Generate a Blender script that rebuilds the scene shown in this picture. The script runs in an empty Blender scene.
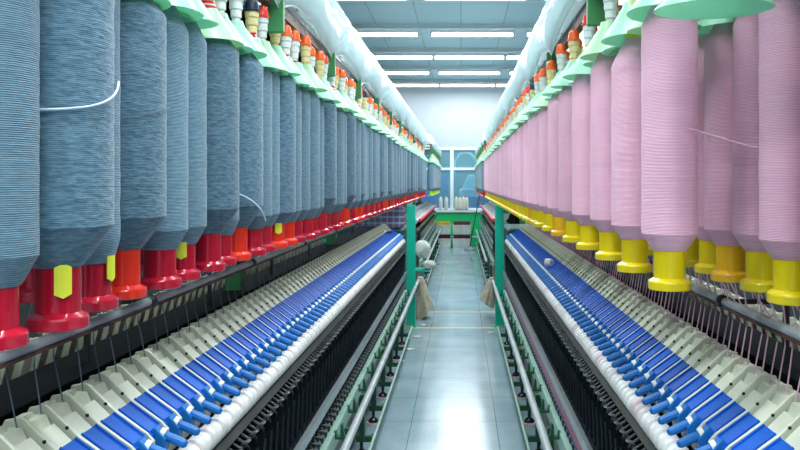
import bpy, math, random
from mathutils import Vector, Matrix
S = bpy.context.scene
C = S.collection
PI = math.pi
rnd = random.Random(7)
EYE = 1.5
AX = 0.12          # the aisle centre lies at X = -AX/2

# ---------------------------------------------------------------- camera, world, exposure
cam_d = bpy.data.cameras.new('camera'); cam = bpy.data.objects.new('camera', cam_d); C.objects.link(cam)
cam.location = (0, 0, EYE); cam.rotation_euler = (PI/2, 0, 0)
cam_d.sensor_width = 36; cam_d.lens = 36*750/800
cam_d.shift_x = -61/800; cam_d.shift_y = -42/800
cam_d.clip_start = 0.02; cam_d.clip_end = 200
S.camera = cam
w = bpy.data.worlds.new('world'); S.world = w; w.use_nodes = True
w.node_tree.nodes['Background'].inputs[0].default_value = (0.72, 0.86, 1.0, 1)
w.node_tree.nodes['Background'].inputs[1].default_value = 1.0
S.view_settings.view_transform = 'Standard'
S.view_settings.look = 'None'
S.view_settings.exposure = 0.47
S.view_settings.gamma = 1.0
S.view_settings.use_curve_mapping = False
LAMP_W = 34.0
LAMP_EMIT = 9.0

# ---------------------------------------------------------------- materials
def mat(name, col, rough=0.5, metal=0.0, spec=0.5, var=0.0, bump=None, emit=0, scale=8.0, transl=0, coat=0, sheen=0):
    m = bpy.data.materials.new(name); m.use_nodes = True
    nt = m.node_tree; N = nt.nodes; L = nt.links
    b = N['Principled BSDF']
    b.inputs['Base Color'].default_value = (*col, 1)
    b.inputs['Roughness'].default_value = rough
    b.inputs['Metallic'].default_value = metal
    b.inputs['Specular IOR Level'].default_value = spec
    b.inputs['Coat Weight'].default_value = coat
    b.inputs['Sheen Weight'].default_value = sheen
    tc = N.new('ShaderNodeTexCoord')
    if var > 0:
        n = N.new('ShaderNodeTexNoise'); n.inputs['Scale'].default_value = scale; n.inputs['Detail'].default_value = 5
        L.new(tc.outputs['Object'], n.inputs['Vector'])
        r = N.new('ShaderNodeMapRange'); r.inputs[1].default_value = 0.3; r.inputs[2].default_value = 0.7
        r.inputs[3].default_value = 1-var; r.inputs[4].default_value = 1+var
        L.new(n.outputs['Fac'], r.inputs[0])
        oi = N.new('ShaderNodeObjectInfo')
        r2 = N.new('ShaderNodeMapRange'); r2.inputs[3].default_value = 1-var*.6; r2.inputs[4].default_value = 1+var*.6
        L.new(oi.outputs['Random'], r2.inputs[0])
        mu = N.new('ShaderNodeMath'); mu.operation = 'MULTIPLY'; L.new(r.outputs[0], mu.inputs[0]); L.new(r2.outputs[0], mu.inputs[1])
        mx = N.new('ShaderNodeVectorMath'); mx.operation = 'SCALE'; mx.inputs[0].default_value = col
        L.new(mu.outputs[0], mx.inputs['Scale']); L.new(mx.outputs[0], b.inputs['Base Color'])
    if emit:
        b.inputs['Emission Color'].default_value = (*col, 1); b.inputs['Emission Strength'].default_value = emit
    if transl:
        t = N.new('ShaderNodeBsdfTranslucent'); t.inputs[0].default_value = (*col, 1)
        mxs = N.new('ShaderNodeMixShader'); mxs.inputs[0].default_value = transl
        L.new(b.outputs[0], mxs.inputs[1]); L.new(t.outputs[0], mxs.inputs[2])
        L.new(mxs.outputs[0], N['Material Output'].inputs[0])
    return m

def yarn_mat(name, col, dark, winding, fuzz, per=690.0):
    """wound roving: fine horizontal turns, a fuzzy nap, per-bobbin tone"""
    m = bpy.data.materials.new(name); m.use_nodes = True
    nt = m.node_tree; N = nt.nodes; L = nt.links; b = N['Principled BSDF']
    b.inputs['Roughness'].default_value = 0.8; b.inputs['Sheen Weight'].default_value = 0.25
    b.inputs['Specular IOR Level'].default_value = 0.2
    tc = N.new('ShaderNodeTexCoord')
    mp = N.new('ShaderNodeMapping'); mp.inputs['Scale'].default_value = (1.5, 1.5, 330)
    L.new(tc.outputs['Object'], mp.inputs['Vector'])
    n1 = N.new('ShaderNodeTexNoise'); n1.inputs['Scale'].default_value = 1.0; n1.inputs['Detail'].default_value = 3
    L.new(mp.outputs[0], n1.inputs['Vector'])
    wv = N.new('ShaderNodeTexWave'); wv.wave_type = 'BANDS'; wv.bands_direction = 'Z'
    wv.inputs['Scale'].default_value = per/6.283*1.0; wv.inputs['Distortion'].default_value = 1.2; wv.inputs['Detail'].default_value = 2
    L.new(tc.outputs['Object'], wv.inputs['Vector'])
    n2 = N.new('ShaderNodeTexNoise'); n2.inputs['Scale'].default_value = 120; n2.inputs['Detail'].default_value = 6
    mp2 = N.new('ShaderNodeMapping'); mp2.inputs['Scale'].default_value = (.5, .5, 1.6)
    L.new(tc.outputs['Object'], mp2.inputs['Vector']); L.new(mp2.outputs[0], n2.inputs['Vector'])
    a = N.new('ShaderNodeMix'); a.data_type = 'FLOAT'; a.inputs[0].default_value = 0.45
    L.new(n1.outputs['Fac'], a.inputs[2]); L.new(wv.outputs['Fac'], a.inputs[3])
    a2 = N.new('ShaderNodeMix'); a2.data_type = 'FLOAT'; a2.inputs[0].default_value = fuzz
    L.new(a.outputs[0], a2.inputs[2]); L.new(n2.outputs['Fac'], a2.inputs[3])
    r = N.new('ShaderNodeMapRange'); r.inputs[1].default_value = 0.25; r.inputs[2].default_value = 0.72
    L.new(a2.outputs[0], r.inputs[0])
    mc = N.new('ShaderNodeMix'); mc.data_type = 'RGBA'; mc.inputs[6].default_value = (*dark, 1); mc.inputs[7].default_value = (*col, 1)
    L.new(r.outputs[0], mc.inputs[0])
    oi = N.new('ShaderNodeObjectInfo')
    hs = N.new('ShaderNodeHueSaturation')
    rv = N.new('ShaderNodeMapRange'); rv.inputs[3].default_value = .86; rv.inputs[4].default_value = 1.12
    L.new(oi.outputs['Random'], rv.inputs[0]); L.new(rv.outputs[0], hs.inputs['Value'])
    L.new(mc.outputs[2], hs.inputs['Color']); L.new(hs.outputs[0], b.inputs['Base Color'])
    bp = N.new('ShaderNodeBump'); bp.inputs['Strength'].default_value = winding; bp.inputs['Distance'].default_value = 0.003
    L.new(a2.outputs[0], bp.inputs['Height']); L.new(bp.outputs[0], b.inputs['Normal'])
    return m

M = {}
M['yarn_blue'] = yarn_mat('blue_grey_yarn', (.235, .385, .48), (.035, .095, .14), .8, .35)
M['yarn_blue_fuzzy'] = yarn_mat('fuzzy_blue_grey_yarn', (.15, .27, .355), (.03, .08, .12), 1.0, .8)
M['yarn_pink'] = yarn_mat('pink_yarn', (.96, .62, .75), (.74, .32, .47), .6, .12)
M['red'] = mat('crimson_plastic', (.50, .006, .03), .22, var=.08, coat=.5)
M['bright_red'] = mat('bright_red_plastic', (.85, .03, .012), .25, var=.06, coat=.4)
M['yellow'] = mat('yellow_plastic', (.82, .64, .004), .28, var=.05, coat=.4)
M['amber'] = mat('amber_plastic', (.84, .46, .01), .28, var=.05, coat=.4)
M['lime'] = mat('lime_plastic', (.45, .70, .03), .3, var=.05)
M['tag'] = mat('yellow_tag', (.80, .82, .05), .6, var=.05)
M['beige'] = mat('pale_green_beige_plastic', (.63, .67, .53), .38, var=.07, scale=20)
M['grey_arm'] = mat('grey_arm_plastic', (.42, .49, .50), .38, var=.1, scale=10)
M['blue'] = mat('blue_plastic', (.0, .095, .50), .5, var=.10, scale=15, spec=.2)
M['knob_blue'] = mat('knob_blue_plastic', (.006, .14, .46), .4, var=.12, scale=15, spec=.3)
M['white_plastic'] = mat('white_plastic', (.74, .76, .70), .35, var=.05)
M['cot'] = mat('white_rubber_cot', (.72, .72, .70), .5, var=.12, scale=9)
M['cot_pink'] = mat('pinkish_rubber_cot', (.72, .58, .60), .5, var=.1, scale=9)
M['cot_ring'] = mat('tan_cot_ring', (.48, .36, .25), .6)
M['black'] = mat('black_plastic', (.010, .015, .02), .2, var=.2)
M['dark'] = mat('dark_steel', (.03, .035, .04), .45, metal=.3, var=.3)
M['void'] = mat('painted_void_shade', (.004, .006, .007), .8, var=.3, spec=.08)  # base colour painted near-black as the unlit depth inside the frames
M['brown_steel'] = mat('brown_oiled_steel', (.11, .085, .08), .38, metal=.6, var=.25, scale=14)
M['olive'] = mat('olive_painted_beam', (.20, .19, .155), .45, metal=.2, var=.3, scale=6)
M['steel'] = mat('bright_steel', (.48, .53, .56), .28, metal=.75, var=.12, scale=10)
M['rail'] = mat('grey_painted_tube', (.44, .49, .50), .35, metal=.1, var=.15, scale=12)
M['pale_green'] = mat('pale_green_paint', (.33, .52, .42), .4, var=.15, scale=5)
M['dark_green'] = mat('dark_green_paint', (.010, .085, .04), .4, var=.2, scale=8)
M['box_green'] = mat('green_painted_plate', (.035, .21, .07), .45, var=.12, scale=15)
M['post_green'] = mat('emerald_paint', (.0, .48, .32), .35, var=.06, scale=3)
M['head_green'] = mat('deep_green_paint', (.004, .06, .05), .35, var=.15, scale=3)
M['pink_tape'] = mat('pink_tape', (.70, .30, .38), .6, var=.12, scale=20)
M['blue_tape'] = mat('blue_edge', (.04, .09, .30), .5)
M['orange'] = mat('orange_plastic', (.95, .13, .012), .3, var=.08, coat=.3)
M['cream'] = mat('cream_yellow_plastic', (.78, .66, .30), .35, var=.06)
M['milk'] = mat('milky_plastic', (.75, .80, .78), .3, var=.04)
M['navy'] = mat('navy_plastic', (.01, .02, .05), .3, var=.1)
M['mint'] = mat('mint_skirt_plastic', (.50, .86, .66), .3, var=.06, scale=5, transl=.42, spec=.5)
M['mint2'] = mat('yellow_green_skirt_plastic', (.58, .85, .60), .3, var=.06, scale=5, transl=.42, spec=.5)
M['rust'] = mat('brown_red_rail_paint', (.13, .055, .035), .5, var=.25, scale=12)
M['red_strip'] = mat('red_strip', (.78, .05, .08), .35, var=.05)
M['wallw'] = mat('white_wall_paint', (.42, .475, .52), .6, var=.02, scale=1)
M['sidewall'] = mat('shade_dark_side_wall', (.014, .02, .022), .7, var=.1, scale=1)  # near-black colour stands in for the shade beyond the frames
M['dado'] = mat('green_dado_paint', (.0, .60, .20), .35, var=.08, scale=2)
M['frame'] = mat('white_window_frame', (.72, .82, .88), .4, var=.03)
M['housing'] = mat('lamp_housing', (.65, .70, .72), .5, var=.03)
M['tube'] = mat('fluorescent_tube', (.93, .98, 1.0), .4, emit=LAMP_EMIT)
M['beam'] = mat('ceiling_beam_paint', (.42, .52, .55), .6, var=.1, scale=2)
M['cloth'] = mat('beige_cotton_cloth', (.42, .38, .28), .9, var=.25, scale=14, sheen=.3)
M['cotton'] = mat('white_cotton_sack', (.52, .56, .50), .85, var=.14, scale=12, sheen=.3)
M['crate'] = mat('translucent_white_crate', (.52, .60, .57), .5, var=.15, scale=7)
M['maroon'] = mat('maroon_bobbin_tip', (.11, .008, .035), .6, var=.3)
M['ochre'] = mat('ochre_bobbin_tip', (.55, .36, .01), .6, var=.2)
M['wood'] = mat('dark_handle', (.05, .04, .035), .5)
M['mop'] = mat('grey_mop_yarn', (.25, .30, .33), .9, var=.3)
M['yline'] = mat('yellow_floor_tape', (.75, .60, .06), .5, var=.15, scale=10)
M['lint'] = mat('white_lint', (.6, .6, .58), .9, var=.2)
M['thread_grey'] = mat('grey_roving_strand', (.10, .15, .19), .8)
M['thread_pink'] = mat('pink_roving_strand', (.72, .42, .53), .8)
M['thread_white'] = mat('pale_loose_strand', (.62, .72, .80), .8)
M['room_blue'] = mat('blue_board', (.0, .20, .62), .5, var=.08)
M['room_cyan'] = mat('pale_cyan_machine', (.14, .34, .42), .5, var=.4, scale=3)
M['room_teal'] = mat('teal_room_wall', (.10, .30, .38), .7, var=.12, scale=1)

def film_mat():
    m = bpy.data.materials.new('clear_plastic_film'); m.use_nodes = True
    nt = m.node_tree; N = nt.nodes; L = nt.links; b = N['Principled BSDF']
    b.inputs['Base Color'].default_value = (.88, .94, .95, 1); b.inputs['Roughness'].default_value = .14
    b.inputs['Specular IOR Level'].default_value = .8
    tc = N.new('ShaderNodeTexCoord'); mp = N.new('ShaderNodeMapping'); mp.inputs['Scale'].default_value = (1, .8, 1)
    L.new(tc.outputs['Object'], mp.inputs[0])
    n = N.new('ShaderNodeTexNoise'); n.inputs['Scale'].default_value = 1.7; n.inputs['Detail'].default_value = 1.5; n.inputs['Distortion'].default_value = .8
    L.new(mp.outputs[0], n.inputs['Vector'])
    bp = N.new('ShaderNodeBump'); bp.inputs['Strength'].default_value = 1; bp.inputs['Distance'].default_value = .02
    L.new(n.outputs['Fac'], bp.inputs['Height']); L.new(bp.outputs[0], b.inputs['Normal'])
    t = N.new('ShaderNodeBsdfTranslucent'); t.inputs[0].default_value = (.90, .96, .97, 1)
    m1 = N.new('ShaderNodeMixShader'); m1.inputs[0].default_value = .62
    L.new(b.outputs[0], m1.inputs[1]); L.new(t.outputs[0], m1.inputs[2])
    tr = N.new('ShaderNodeBsdfTransparent'); tr.inputs[0].default_value = (.88, .96, .98, 1)
    m2 = N.new('ShaderNodeMixShader'); m2.inputs[0].default_value = .22
    L.new(m1.outputs[0], m2.inputs[1]); L.new(tr.outputs[0], m2.inputs[2])
    L.new(m2.outputs[0], N['Material Output'].inputs[0])
    return m
M['film'] = film_mat()

def glass_mat():
    m = bpy.data.materials.new('window_glass'); m.use_nodes = True
    nt = m.node_tree; N = nt.nodes; L = nt.links; b = N['Principled BSDF']
    b.inputs['Base Color'].default_value = (.5, .75, .8, 1); b.inputs['Roughness'].default_value = .05
    n = N.new('ShaderNodeTexNoise'); n.inputs['Scale'].default_value = 2
    tr = N.new('ShaderNodeBsdfTransparent'); tr.inputs[0].default_value = (.78, .93, .96, 1)
    m2 = N.new('ShaderNodeMixShader')
    r = N.new('ShaderNodeMapRange'); r.inputs[3].default_value = .80; r.inputs[4].default_value = .9
    L.new(n.outputs['Fac'], r.inputs[0]); L.new(r.outputs[0], m2.inputs[0])
    L.new(b.outputs[0], m2.inputs[1]); L.new(tr.outputs[0], m2.inputs[2])
    L.new(m2.outputs[0], N['Material Output'].inputs[0])
    return m
M['glass'] = glass_mat()

def floor_mat():
    m = bpy.data.materials.new('polished_stone_tiles'); m.use_nodes = True
    nt = m.node_tree; N = nt.nodes; L = nt.links; b = N['Principled BSDF']
    tc = N.new('ShaderNodeTexCoord')
    mp = N.new('ShaderNodeMapping'); mp.inputs['Location'].default_value = (.31, .05, 0)
    L.new(tc.outputs['Object'], mp.inputs[0])
    br = N.new('ShaderNodeTexBrick'); br.offset = 0; br.inputs['Scale'].default_value = 1
    br.inputs['Brick Width'].default_value = .53; br.inputs['Row Height'].default_value = .53
    br.inputs['Mortar Size'].default_value = .0025; br.inputs['Mortar Smooth'].default_value = .2
    br.inputs['Color1'].default_value = (.31, .42, .47, 1); br.inputs['Color2'].default_value = (.26, .37, .42, 1)
    br.inputs['Mortar'].default_value = (.12, .16, .17, 1)
    L.new(mp.outputs[0], br.inputs['Vector'])
    n = N.new('ShaderNodeTexNoise'); n.inputs['Scale'].default_value = 2.2; n.inputs['Detail'].default_value = 8
    L.new(tc.outputs['Object'], n.inputs['Vector'])
    n3 = N.new('ShaderNodeTexNoise'); n3.inputs['Scale'].default_value = 90; n3.inputs['Detail'].default_value = 3
    L.new(tc.outputs['Object'], n3.inputs['Vector'])
    r = N.new('ShaderNodeMapRange'); r.inputs[1].default_value = .3; r.inputs[2].default_value = .7; r.inputs[3].default_value = .78; r.inputs[4].default_value = 1.12
    L.new(n.outputs['Fac'], r.inputs[0])
    r3 = N.new('ShaderNodeMapRange'); r3.inputs[1].default_value = .3; r3.inputs[2].default_value = .7; r3.inputs[3].default_value = .9; r3.inputs[4].default_value = 1.08
    L.new(n3.outputs['Fac'], r3.inputs[0])
    mu = N.new('ShaderNodeMath'); mu.operation = 'MULTIPLY'; L.new(r.outputs[0], mu.inputs[0]); L.new(r3.outputs[0], mu.inputs[1])
    sc = N.new('ShaderNodeVectorMath'); sc.operation = 'SCALE'
    L.new(br.outputs['Color'], sc.inputs[0]); L.new(mu.outputs[0], sc.inputs['Scale']); L.new(sc.outputs[0], b.inputs['Base Color'])
    rr = N.new('ShaderNodeMapRange'); rr.inputs[3].default_value = .09; rr.inputs[4].default_value = .22
    L.new(n.outputs['Fac'], rr.inputs[0]); L.new(rr.outputs[0], b.inputs['Roughness'])
    b.inputs['Specular IOR Level'].default_value = .26
    b.inputs['Coat Weight'].default_value = .06; b.inputs['Coat Roughness'].default_value = .12
    return m
M['floor'] = floor_mat()

def ceiling_mat():
    m = bpy.data.materials.new('grey_ceiling_panels'); m.use_nodes = True
    nt = m.node_tree; N = nt.nodes; L = nt.links; b = N['Principled BSDF']
    tc = N.new('ShaderNodeTexCoord')
    br = N.new('ShaderNodeTexBrick'); br.offset = 0
    br.inputs['Brick Width'].default_value = .62; br.inputs['Row Height'].default_value = 1.95
    br.inputs['Scale'].default_value = 1; br.inputs['Mortar Size'].default_value = .009
    br.inputs['Color1'].default_value = (.42, .62, .70, 1); br.inputs['Color2'].default_value = (.38, .57, .65, 1); br.inputs['Mortar'].default_value = (.28, .38, .43, 1)
    L.new(tc.outputs['Object'], br.inputs['Vector'])
    wv = N.new('ShaderNodeTexWave'); wv.bands_direction = 'Y'; wv.inputs['Scale'].default_value = 5; wv.inputs['Distortion'].default_value = .6
    L.new(tc.outputs['Object'], wv.inputs['Vector'])
    r = N.new('ShaderNodeMapRange'); r.inputs[3].default_value = .85; r.inputs[4].default_value = 1.08; L.new(wv.outputs['Fac'], r.inputs[0])
    sc = N.new('ShaderNodeVectorMath'); sc.operation = 'SCALE'
    L.new(br.outputs['Color'], sc.inputs[0]); L.new(r.outputs[0], sc.inputs['Scale']); L.new(sc.outputs[0], b.inputs['Base Color'])
    b.inputs['Roughness'].default_value = .7
    return m
M['ceiling'] = ceiling_mat()

def plaid_mat():
    m = bpy.data.materials.new('plaid_fabric'); m.use_nodes = True
    nt = m.node_tree; N = nt.nodes; L = nt.links; b = N['Principled BSDF']; b.inputs['Roughness'].default_value = .9
    tc = N.new('ShaderNodeTexCoord')
    def band(d, s, ph):
        wv = N.new('ShaderNodeTexWave'); wv.bands_direction = d; wv.inputs['Scale'].default_value = s; wv.inputs['Phase Offset'].default_value = ph
        L.new(tc.outputs['Object'], wv.inputs['Vector'])
        r = N.new('ShaderNodeMapRange'); r.inputs[1].default_value = .7; r.inputs[2].default_value = .85; L.new(wv.outputs['Fac'], r.inputs[0]); return r
    prev = None
    base = (.03, .10, .22, 1)
    for d, s, ph, col in (('X', 5, 0, (.30, .06, .16, 1)), ('Z', 5, 1, (.32, .52, .62, 1)), ('X', 5, 3, (.30, .50, .62, 1)), ('Z', 5, 4, (.28, .07, .17, 1))):
        mx = N.new('ShaderNodeMix'); mx.data_type = 'RGBA'; f = band(d, s, ph)
        mm = N.new('ShaderNodeMath'); mm.operation = 'MULTIPLY'; mm.inputs[1].default_value = .6; L.new(f.outputs[0], mm.inputs[0]); L.new(mm.outputs[0], mx.inputs[0])
        if prev is None: mx.inputs[6].default_value = base
        else: L.new(prev.outputs[2], mx.inputs[6])
        mx.inputs[7].default_value = col; prev = mx
    L.new(prev.outputs[2], b.inputs['Base Color'])
    return m
M['plaid'] = plaid_mat()

# ---------------------------------------------------------------- mesh helpers
class MB:
    def __init__(s): s.v = []; s.f = []; s.m = []; s.sm = []; s.cur = 0; s.mats = []
    def use(s, m):
        if m not in s.mats: s.mats.append(m)
        s.cur = s.mats.index(m); return s
    def add(s, vs, fs, smooth=False):
        o = len(s.v); s.v += [tuple(p) for p in vs]
        for f in fs: s.f.append(tuple(i+o for i in f)); s.m.append(s.cur); s.sm.append(smooth)
        return s
    def box(s, x0, x1, y0, y1, z0, z1):
        v = [(x, y, z) for z in (z0, z1) for y in (y0, y1) for x in (x0, x1)]
        return s.add(v, [(0, 2, 3, 1), (4, 5, 7, 6), (0, 1, 5, 4), (2, 6, 7, 3), (0, 4, 6, 2), (1, 3, 7, 5)])
    def bevbox(s, x0, x1, y0, y1, z0, z1, b):
        """box whose profile in XZ has cut corners, and chamfered Y ends"""
        pr = [(x0+b, z0), (x1-b, z0), (x1, z0+b), (x1, z1-b), (x1-b, z1), (x0+b, z1), (x0, z1-b), (x0, z0+b)]
        return s.prism(pr, y0, y1, b*.8)
    def prism(s, prof, y0, y1, cham=0.0):
        """profile [(x,z)] extruded along Y, optional chamfer at the ends"""
        n = len(prof); cx = sum(p[0] for p in prof)/n; cz = sum(p[1] for p in prof)/n
        def ins(p, d):
            dx, dz = cx-p[0], cz-p[1]; l = math.hypot(dx, dz) or 1; return (p[0]+dx/l*d, p[1]+dz/l*d)
        rings = []
        if cham: rings.append(([ins(p, cham) for p in prof], y0)); rings.append((prof, y0+cham)); rings.append((prof, y1-cham)); rings.append(([ins(p, cham) for p in prof], y1))
        else: rings = [(prof, y0), (prof, y1)]
        v = []; f = []
        for pr, y in rings: v += [(p[0], y, p[1]) for p in pr]
        for k in range(len(rings)-1):
            for i in range(n):
                j = (i+1) % n; f.append((k*n+i, k*n+j, (k+1)*n+j, (k+1)*n+i))
        f.append(tuple(range(n))); f.append(tuple(reversed(range((len(rings)-1)*n, len(rings)*n))))
        return s.add(v, f)
    def lathe(s, prof, n=20, c=(0, 0, 0), axis='z', close=True):
        """profile [(r, h)] revolved"""
        v = []; f = []
        for r, h in prof:
            for i in range(n):
                a = 2*PI*i/n; x, y = r*math.cos(a), r*math.sin(a)
                p = (x, y, h) if axis == 'z' else ((x, h, y) if axis == 'y' else (h, x, y))
                v.append((p[0]+c[0], p[1]+c[1], p[2]+c[2]))
        for k in range(len(prof)-1):
            for i in range(n):
                j = (i+1) % n; f.append((k*n+i, k*n+j, (k+1)*n+j, (k+1)*n+i))
        if close:
            f.append(tuple(reversed(range(n)))); f.append(tuple(range((len(prof)-1)*n, len(prof)*n)))
        return s.add(v, f, True)
    def tube(s, pts, r, n=8):
        pts = [Vector(p) for p in pts]; v = []; f = []
        for k, p in enumerate(pts):
            a = pts[max(0, k-1)]; b = pts[min(len(pts)-1, k+1)]; d = (b-a).normalized()
            u = d.cross(Vector((0, 0, 1)));
            if u.length < .05: u = d.cross(Vector((1, 0, 0)))
            u.normalize(); w_ = d.cross(u)
            rr = r[k] if isinstance(r, (list, tuple)) else r
            for i in range(n):
                a_ = 2*PI*i/n; v.append(tuple(p+u*rr*math.cos(a_)+w_*rr*math.sin(a_)))
        for k in range(len(pts)-1):
            for i in range(n):
                j = (i+1) % n; f.append((k*n+i, k*n+j, (k+1)*n+j, (k+1)*n+i))
        f.append(tuple(reversed(range(n)))); f.append(tuple(range((len(pts)-1)*n, len(pts)*n)))
        return s.add(v, f, True)
    def mesh(s, name, m=None):
        me = bpy.data.meshes.new(name); me.from_pydata(s.v, [], s.f)
        for mm in (s.mats or [m]): me.materials.append(M[mm])
        me.polygons.foreach_set('material_index', s.m); me.polygons.foreach_set('use_smooth', s.sm)
        import bmesh
        bm = bmesh.new(); bm.from_mesh(me); bmesh.ops.recalc_face_normals(bm, faces=bm.faces)
        for e in bm.edges:
            if len(e.link_faces) == 2 and e.calc_face_angle(0) > .36: e.smooth = False
        bm.to_mesh(me); bm.free(); me.update(); return me

def obj(name, me, parent=None, loc=(0, 0, 0), rot=None):
    o = bpy.data.objects.new(name, me); C.objects.link(o); o.location = loc
    if rot: o.rotation_euler = rot
    if parent: o.parent = parent
    return o
def tag(o, label=None, cat=None, group=None, kind=None):
    if label: o['label'] = label
    if cat: o['category'] = cat
    if group: o['group'] = group
    if kind: o['kind'] = kind
    return o
def thing(name, label, cat, loc=(0, 0, 0), group=None, rot=None):
    o = obj(name, None, None, loc, rot); o.empty_display_size = .05
    return tag(o, label, cat, group)
def struct(name, mb, m=None):
    o = obj(name, mb.mesh(name, m)); o['kind'] = 'structure'; return o
def ordinal(n):
    if 10 <= n % 100 <= 20: return '%dth' % n
    return '%d%s' % (n, {1: 'st', 2: 'nd', 3: 'rd'}.get(n % 10, 'th'))

# ---------------------------------------------------------------- the hall
H = 3.83; WY = 18.0; XL, XR = -3.3, 3.2
struct('floor', MB().box(XL, XR, -6, WY, -.1, 0), 'floor')
struct('ceiling', MB().box(XL, XR, -6, WY, H, H+.1), 'ceiling')
struct('wall_left', MB().box(XL-.1, XL, -6, WY, 0, H), 'sidewall')
struct('wall_right', MB().box(XR, XR+.1, -6, WY, 0, H), 'sidewall')
struct('wall_rear', MB().box(XL, XR, -6.1, -6, 0, H), 'wallw')
WX0, WX1, WZ0, WZ1 = -1.15, .95, .83, 2.36
wf = MB()
wf.box(XL, WX0, WY, WY+.15, 0, H).box(WX1, XR, WY, WY+.15, 0, H).box(WX0, WX1, WY, WY+.15, WZ1, H).box(WX0, WX1, WY, WY+.15, 0, WZ0)
struct('wall_far', wf, 'wallw')
d = MB().box(XL, XR, WY-.03, WY-.002, .02, WZ0-.03)
o = struct('trim_1', d, 'dado')
o = struct('trim_2', MB().box(XL, XR, WY-.045, WY-.003, .20, .225), 'frame')
o = struct('trim_3', MB().box(WX0-.2, WX1+.2, WY-.10, WY-.002, WZ0-.03, WZ0+.02), 'frame')
wi = MB()
fy0, fy1 = WY-.01, WY+.07
wi.box(WX0, WX1, fy0, fy1, WZ1-.07, WZ1).box(WX0, WX1, fy0, fy1, WZ0+.02, WZ0+.07)
wi.box(WX0, WX0+.07, fy0, fy1, WZ0, WZ1).box(WX1-.07, WX1, fy0, fy1, WZ0, WZ1)
wi.box(-.26, -.18, fy0-.01, fy1, WZ0, WZ1).box(WX0, WX1, fy0, fy1, 1.81, 1.87)
win = struct('window_1', wi, 'frame')
for (a, b_, c_, d_) in ((WX0+.07, -.26, WZ0+.07, 1.81), (-.18, WX1-.07, WZ0+.07, 1.81), (WX0+.07, -.26, 1.87, WZ1-.07), (-.18, WX1-.07, 1.87, WZ1-.07)):
    obj('pane', MB().box(a, b_, WY+.02, WY+.028, c_, d_).mesh('pane', 'glass'), win)
# ceiling beams
for i, y in enumerate([-3.5, -.9, 1.7, 4.3, 6.9, 9.3, 11.0, 12.95, 14.9, 16.85]):
    o = struct('trim_%d' % (i+4), MB().box(XL, XR, y-.035, y+.035, H-.03, H).box(XL, XR, y-.02, y+.02, H-.07, H-.03), 'beam')
# next room behind the window
RB = WY+5.5
o = struct('floor_next', MB().box(-3.2, 3.2, WY+.15, RB, -.1, 0), 'room_teal')
o = struct('wall_next', MB().box(-3.2, 3.2, RB, RB+.1, 0, 3.5).box(-3.3, -3.2, WY+.15, RB, 0, 3.5).box(3.2, 3.3, WY+.15, RB, 0, 3.5), 'room_teal')
o = struct('ceiling_next', MB().box(-3.2, 3.2, WY+.15, RB, 3.4, 3.5), 'room_teal')
tag(obj('notice_board', MB().box(-1.05, -.33, WY+1.0, WY+1.06, .5, 1.72).mesh('notice_board', 'room_blue')),
    'plain blue board standing behind the left lower pane of the far window', 'board')
t = thing('packing_machine', 'pale cyan machine in the next room, behind right window pane', 'machine', (.45, WY+2.6, 0))
obj('body', MB().bevbox(-.5, .9, -.4, .5, 0, 1.35, .05).mesh('body', 'room_cyan'), t)
obj('hood', MB().prism([(-.42, 1.35), (.6, 1.35), (.45, 1.7), (-.25, 1.72)], -.3, .4, .02).mesh('hood', 'room_cyan'), t)
obj('control_panel', MB().box(.1, .55, -.44, -.4, .8, 1.15).mesh('control_panel', 'room_teal'), t)
t = thing('ventilation_duct', 'curved pale duct behind the upper right window pane', 'duct', (.0, WY+3.2, 0))
obj('pipe', MB().tube([(-.2, 0, 1.72), (-.18, 0, 2.1), (-.02, 0, 2.32), (.25, 0, 2.34), (.42, 0, 2.15), (.44, 0, 1.36)], .035, 12).mesh('pipe', 'room_cyan'), t)
obj('flange', MB().lathe([(.09, 0), (.09, .03)], 16, (.44, 0, 1.345)).mesh('flange', 'yellow'), t)
tag(obj('storage_box', MB().bevbox(.10, .72, WY+1.3, WY+1.7, 1.0, 1.16, .02).bevbox(.12, .70, WY+1.32, WY+1.68, .0, 1.0, .01).mesh('storage_box', 'knob_blue')),
    'blue box standing behind the right lower window pane', 'box')

# ---------------------------------------------------------------- fluorescent battens
ld = bpy.data.lights.new('batten_light', 'AREA'); ld.shape = 'RECTANGLE'; ld.size = 1.2; ld.size_y = .12; ld.energy = LAMP_W; ld.color = (.90, .97, 1.0)
lds = []
for e in (LAMP_W*.75, LAMP_W*1.2, LAMP_W*.35, LAMP_W*.8):
    q_ = ld.copy(); q_.energy = e; lds.append(q_)
hs_me = MB().prism([(-.055, H-.03-1), (-.04, H-.085-1), (.04, H-.085-1), (.055, H-.03-1)], -.62, .62).mesh('housing', 'housing')
tb_me = MB().lathe([(.022, -.61), (.022, .61)], 10, (0, 0, H-.11-1), 'y').mesh('tube', 'tube')
cap_me = MB().box(-.03, .03, -.635, -.605, H-.135-1, H-.05-1).box(-.03, .03, .605, .635, H-.135-1, H-.05-1).mesh('end_cap', 'housing')
rows = [-3.4, -1.0, 1.4, 3.9, 6.4, 9.0, 11.25, 13.3, 15.2, 17.1]
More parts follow.
